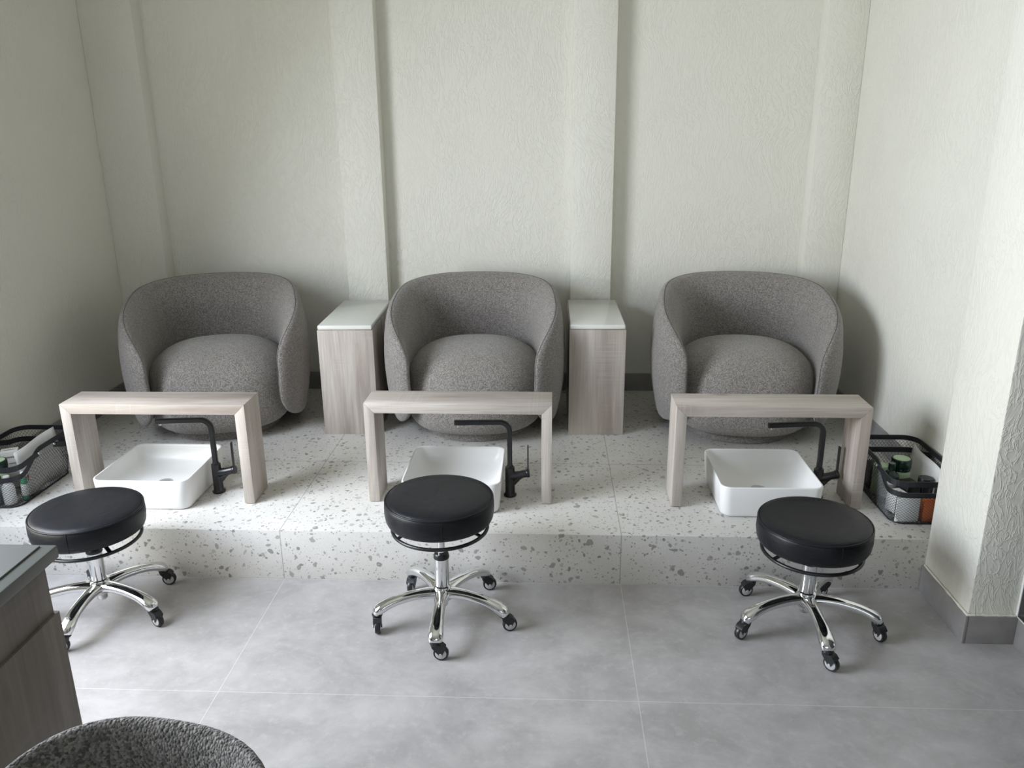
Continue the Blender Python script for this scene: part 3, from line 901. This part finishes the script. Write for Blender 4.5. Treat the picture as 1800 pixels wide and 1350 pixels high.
carton('small white box with dark marks in the right basket', .050, .050, .075, PAPER, (1.262, 2.722, g0), .3,
       ([(-.015, .012, -.008, -.003), (-.015, .005, .005, .009)], [(-.015, .015, .03, .036)], GREYL))
for k, (x, y) in enumerate(((1.297, 2.650), (1.383, 2.668), (1.386, 2.700))):
    bottle('nail_polish_bottle', ['small black-capped polish bottle left of the orange box', 'small black-capped polish bottle right of the orange box, nearer one', 'small black-capped polish bottle right of the orange box, farther one'][k],
           .013, .100, .0065, .034, [GREYL, PAPER, PAPER][k], BLKP, None, (x, y, g0))
liner('white plastic sheet standing along the wall side of the right basket', .083, -.08, .165, .012, .172, .014, BR)
bm = bmesh.new()   # pale packet lying behind the front mesh
box_into(bm, -.045, .035, -.004, .004, 0, .090, .003)
o = link_mesh('packet', bm, WHP, None, True, 40); o.location = (1.268, 2.632, g0); tag(o, 'white packet standing at the front of the right basket', 'packet')

BL = (-2.084, 2.832, H)
basket('black wire basket with handles at the left end of the platform', BL)
jar('green jar with a pale green lid label in the left basket', .036, .150, DGRN, DGRN, PGRN, (-2.105, 2.742, g0), .026, PGRN)
carton('white box with dark print in the left basket', .060, .050, .150, PAPER, (-2.122, 2.848, g0), .5,
       ([(-.018, .018, -.003, .003)], [(-.018, .018, .125, .131), (-.006, .018, .10, .104)], GREYL))
for k, (x, y) in enumerate(((-2.058, 2.872), (-2.030, 2.884))):
    bottle('lotion_bottle', ['black bottle behind the white sheet in the left basket, nearer the jar', 'black bottle behind the white sheet in the left basket, nearer the foot rest'][k], .014, .128, .010, .04, BLKP, BLKP, None, (x, y, g0))
bottle('spray_bottle', 'white bottle standing behind the front mesh of the left basket', .022, .112, .012, .03, WHP, WHP, None, (-2.035, 2.685, g0))
put(bottle('tube_of_cream', 'green and white tube leaning in the front corner of the left basket', .012, .110, .010, .02, MGRN, PAPER, PAPER, cat='tube'), -2.003, 2.725, g0 + .001, 0, (0, A(4)))
carton('red packet behind the front mesh of the left basket', .022, .03, .085, REDP, (-2.012, 2.765, g0), .2)
for k, (x, y) in enumerate(((-2.082, 2.675), (-2.076, 2.702))):
    bottle('nail_polish_bottle', ['small grey polish bottle beside the white bottle in the left basket, nearer one', 'small grey polish bottle beside the white bottle in the left basket, farther one'][k], .013, .105, .0065, .034, GREYL, BLKP, None, (x, y, g0))
liner('white plastic sheet along the room side of the left basket', .086, -.105, .150, .012, .205, -.020, BL)

# ---------------------------------------------------------------- desk at the lower left
dk = thing('nail_desk', 'grey wood desk with a pale slab top at the lower left', 'desk', (-.965, 1.372, 0))
bm = bmesh.new()
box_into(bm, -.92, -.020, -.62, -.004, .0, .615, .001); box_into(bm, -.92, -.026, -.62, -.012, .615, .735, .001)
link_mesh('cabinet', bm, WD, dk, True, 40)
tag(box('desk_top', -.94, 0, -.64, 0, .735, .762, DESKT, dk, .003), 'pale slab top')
bm = bmesh.new(); box_into(bm, -.93, -.028, -.64, -.010, .7622, .7655, .001)
tag(link_mesh('glass_mat', bm, DGLASS, dk), 'smoked glass sheet on the desk top')

# ---------------------------------------------------------------- near chair
nc = thing('tub_chair', 'dark grey boucle tub chair at the bottom edge beside the desk', 'armchair', (-.515, .70, 0), A(-10))
shell('backrest', BOU, nc, R=.178, fy=.90, n=2.5, Sl=.41, zc=.592, up=.20, dn=.20, nt=2.6, nb=3.0, T=.054, bulge=.012, seam_r=.0012, eo=.22, seam_off=-.42)
superblock('seat', BOU, nc, 0, -.02, .20, .19, .38, .46, n=3, e=3, crown=.01)
for sx in (-1, 1):
    for sy in (-1, 1):
        tube('leg', [(sx * .17, sy * .15, .0), (sx * .14, sy * .12, .40)], .011, BLKM, nc, 12)
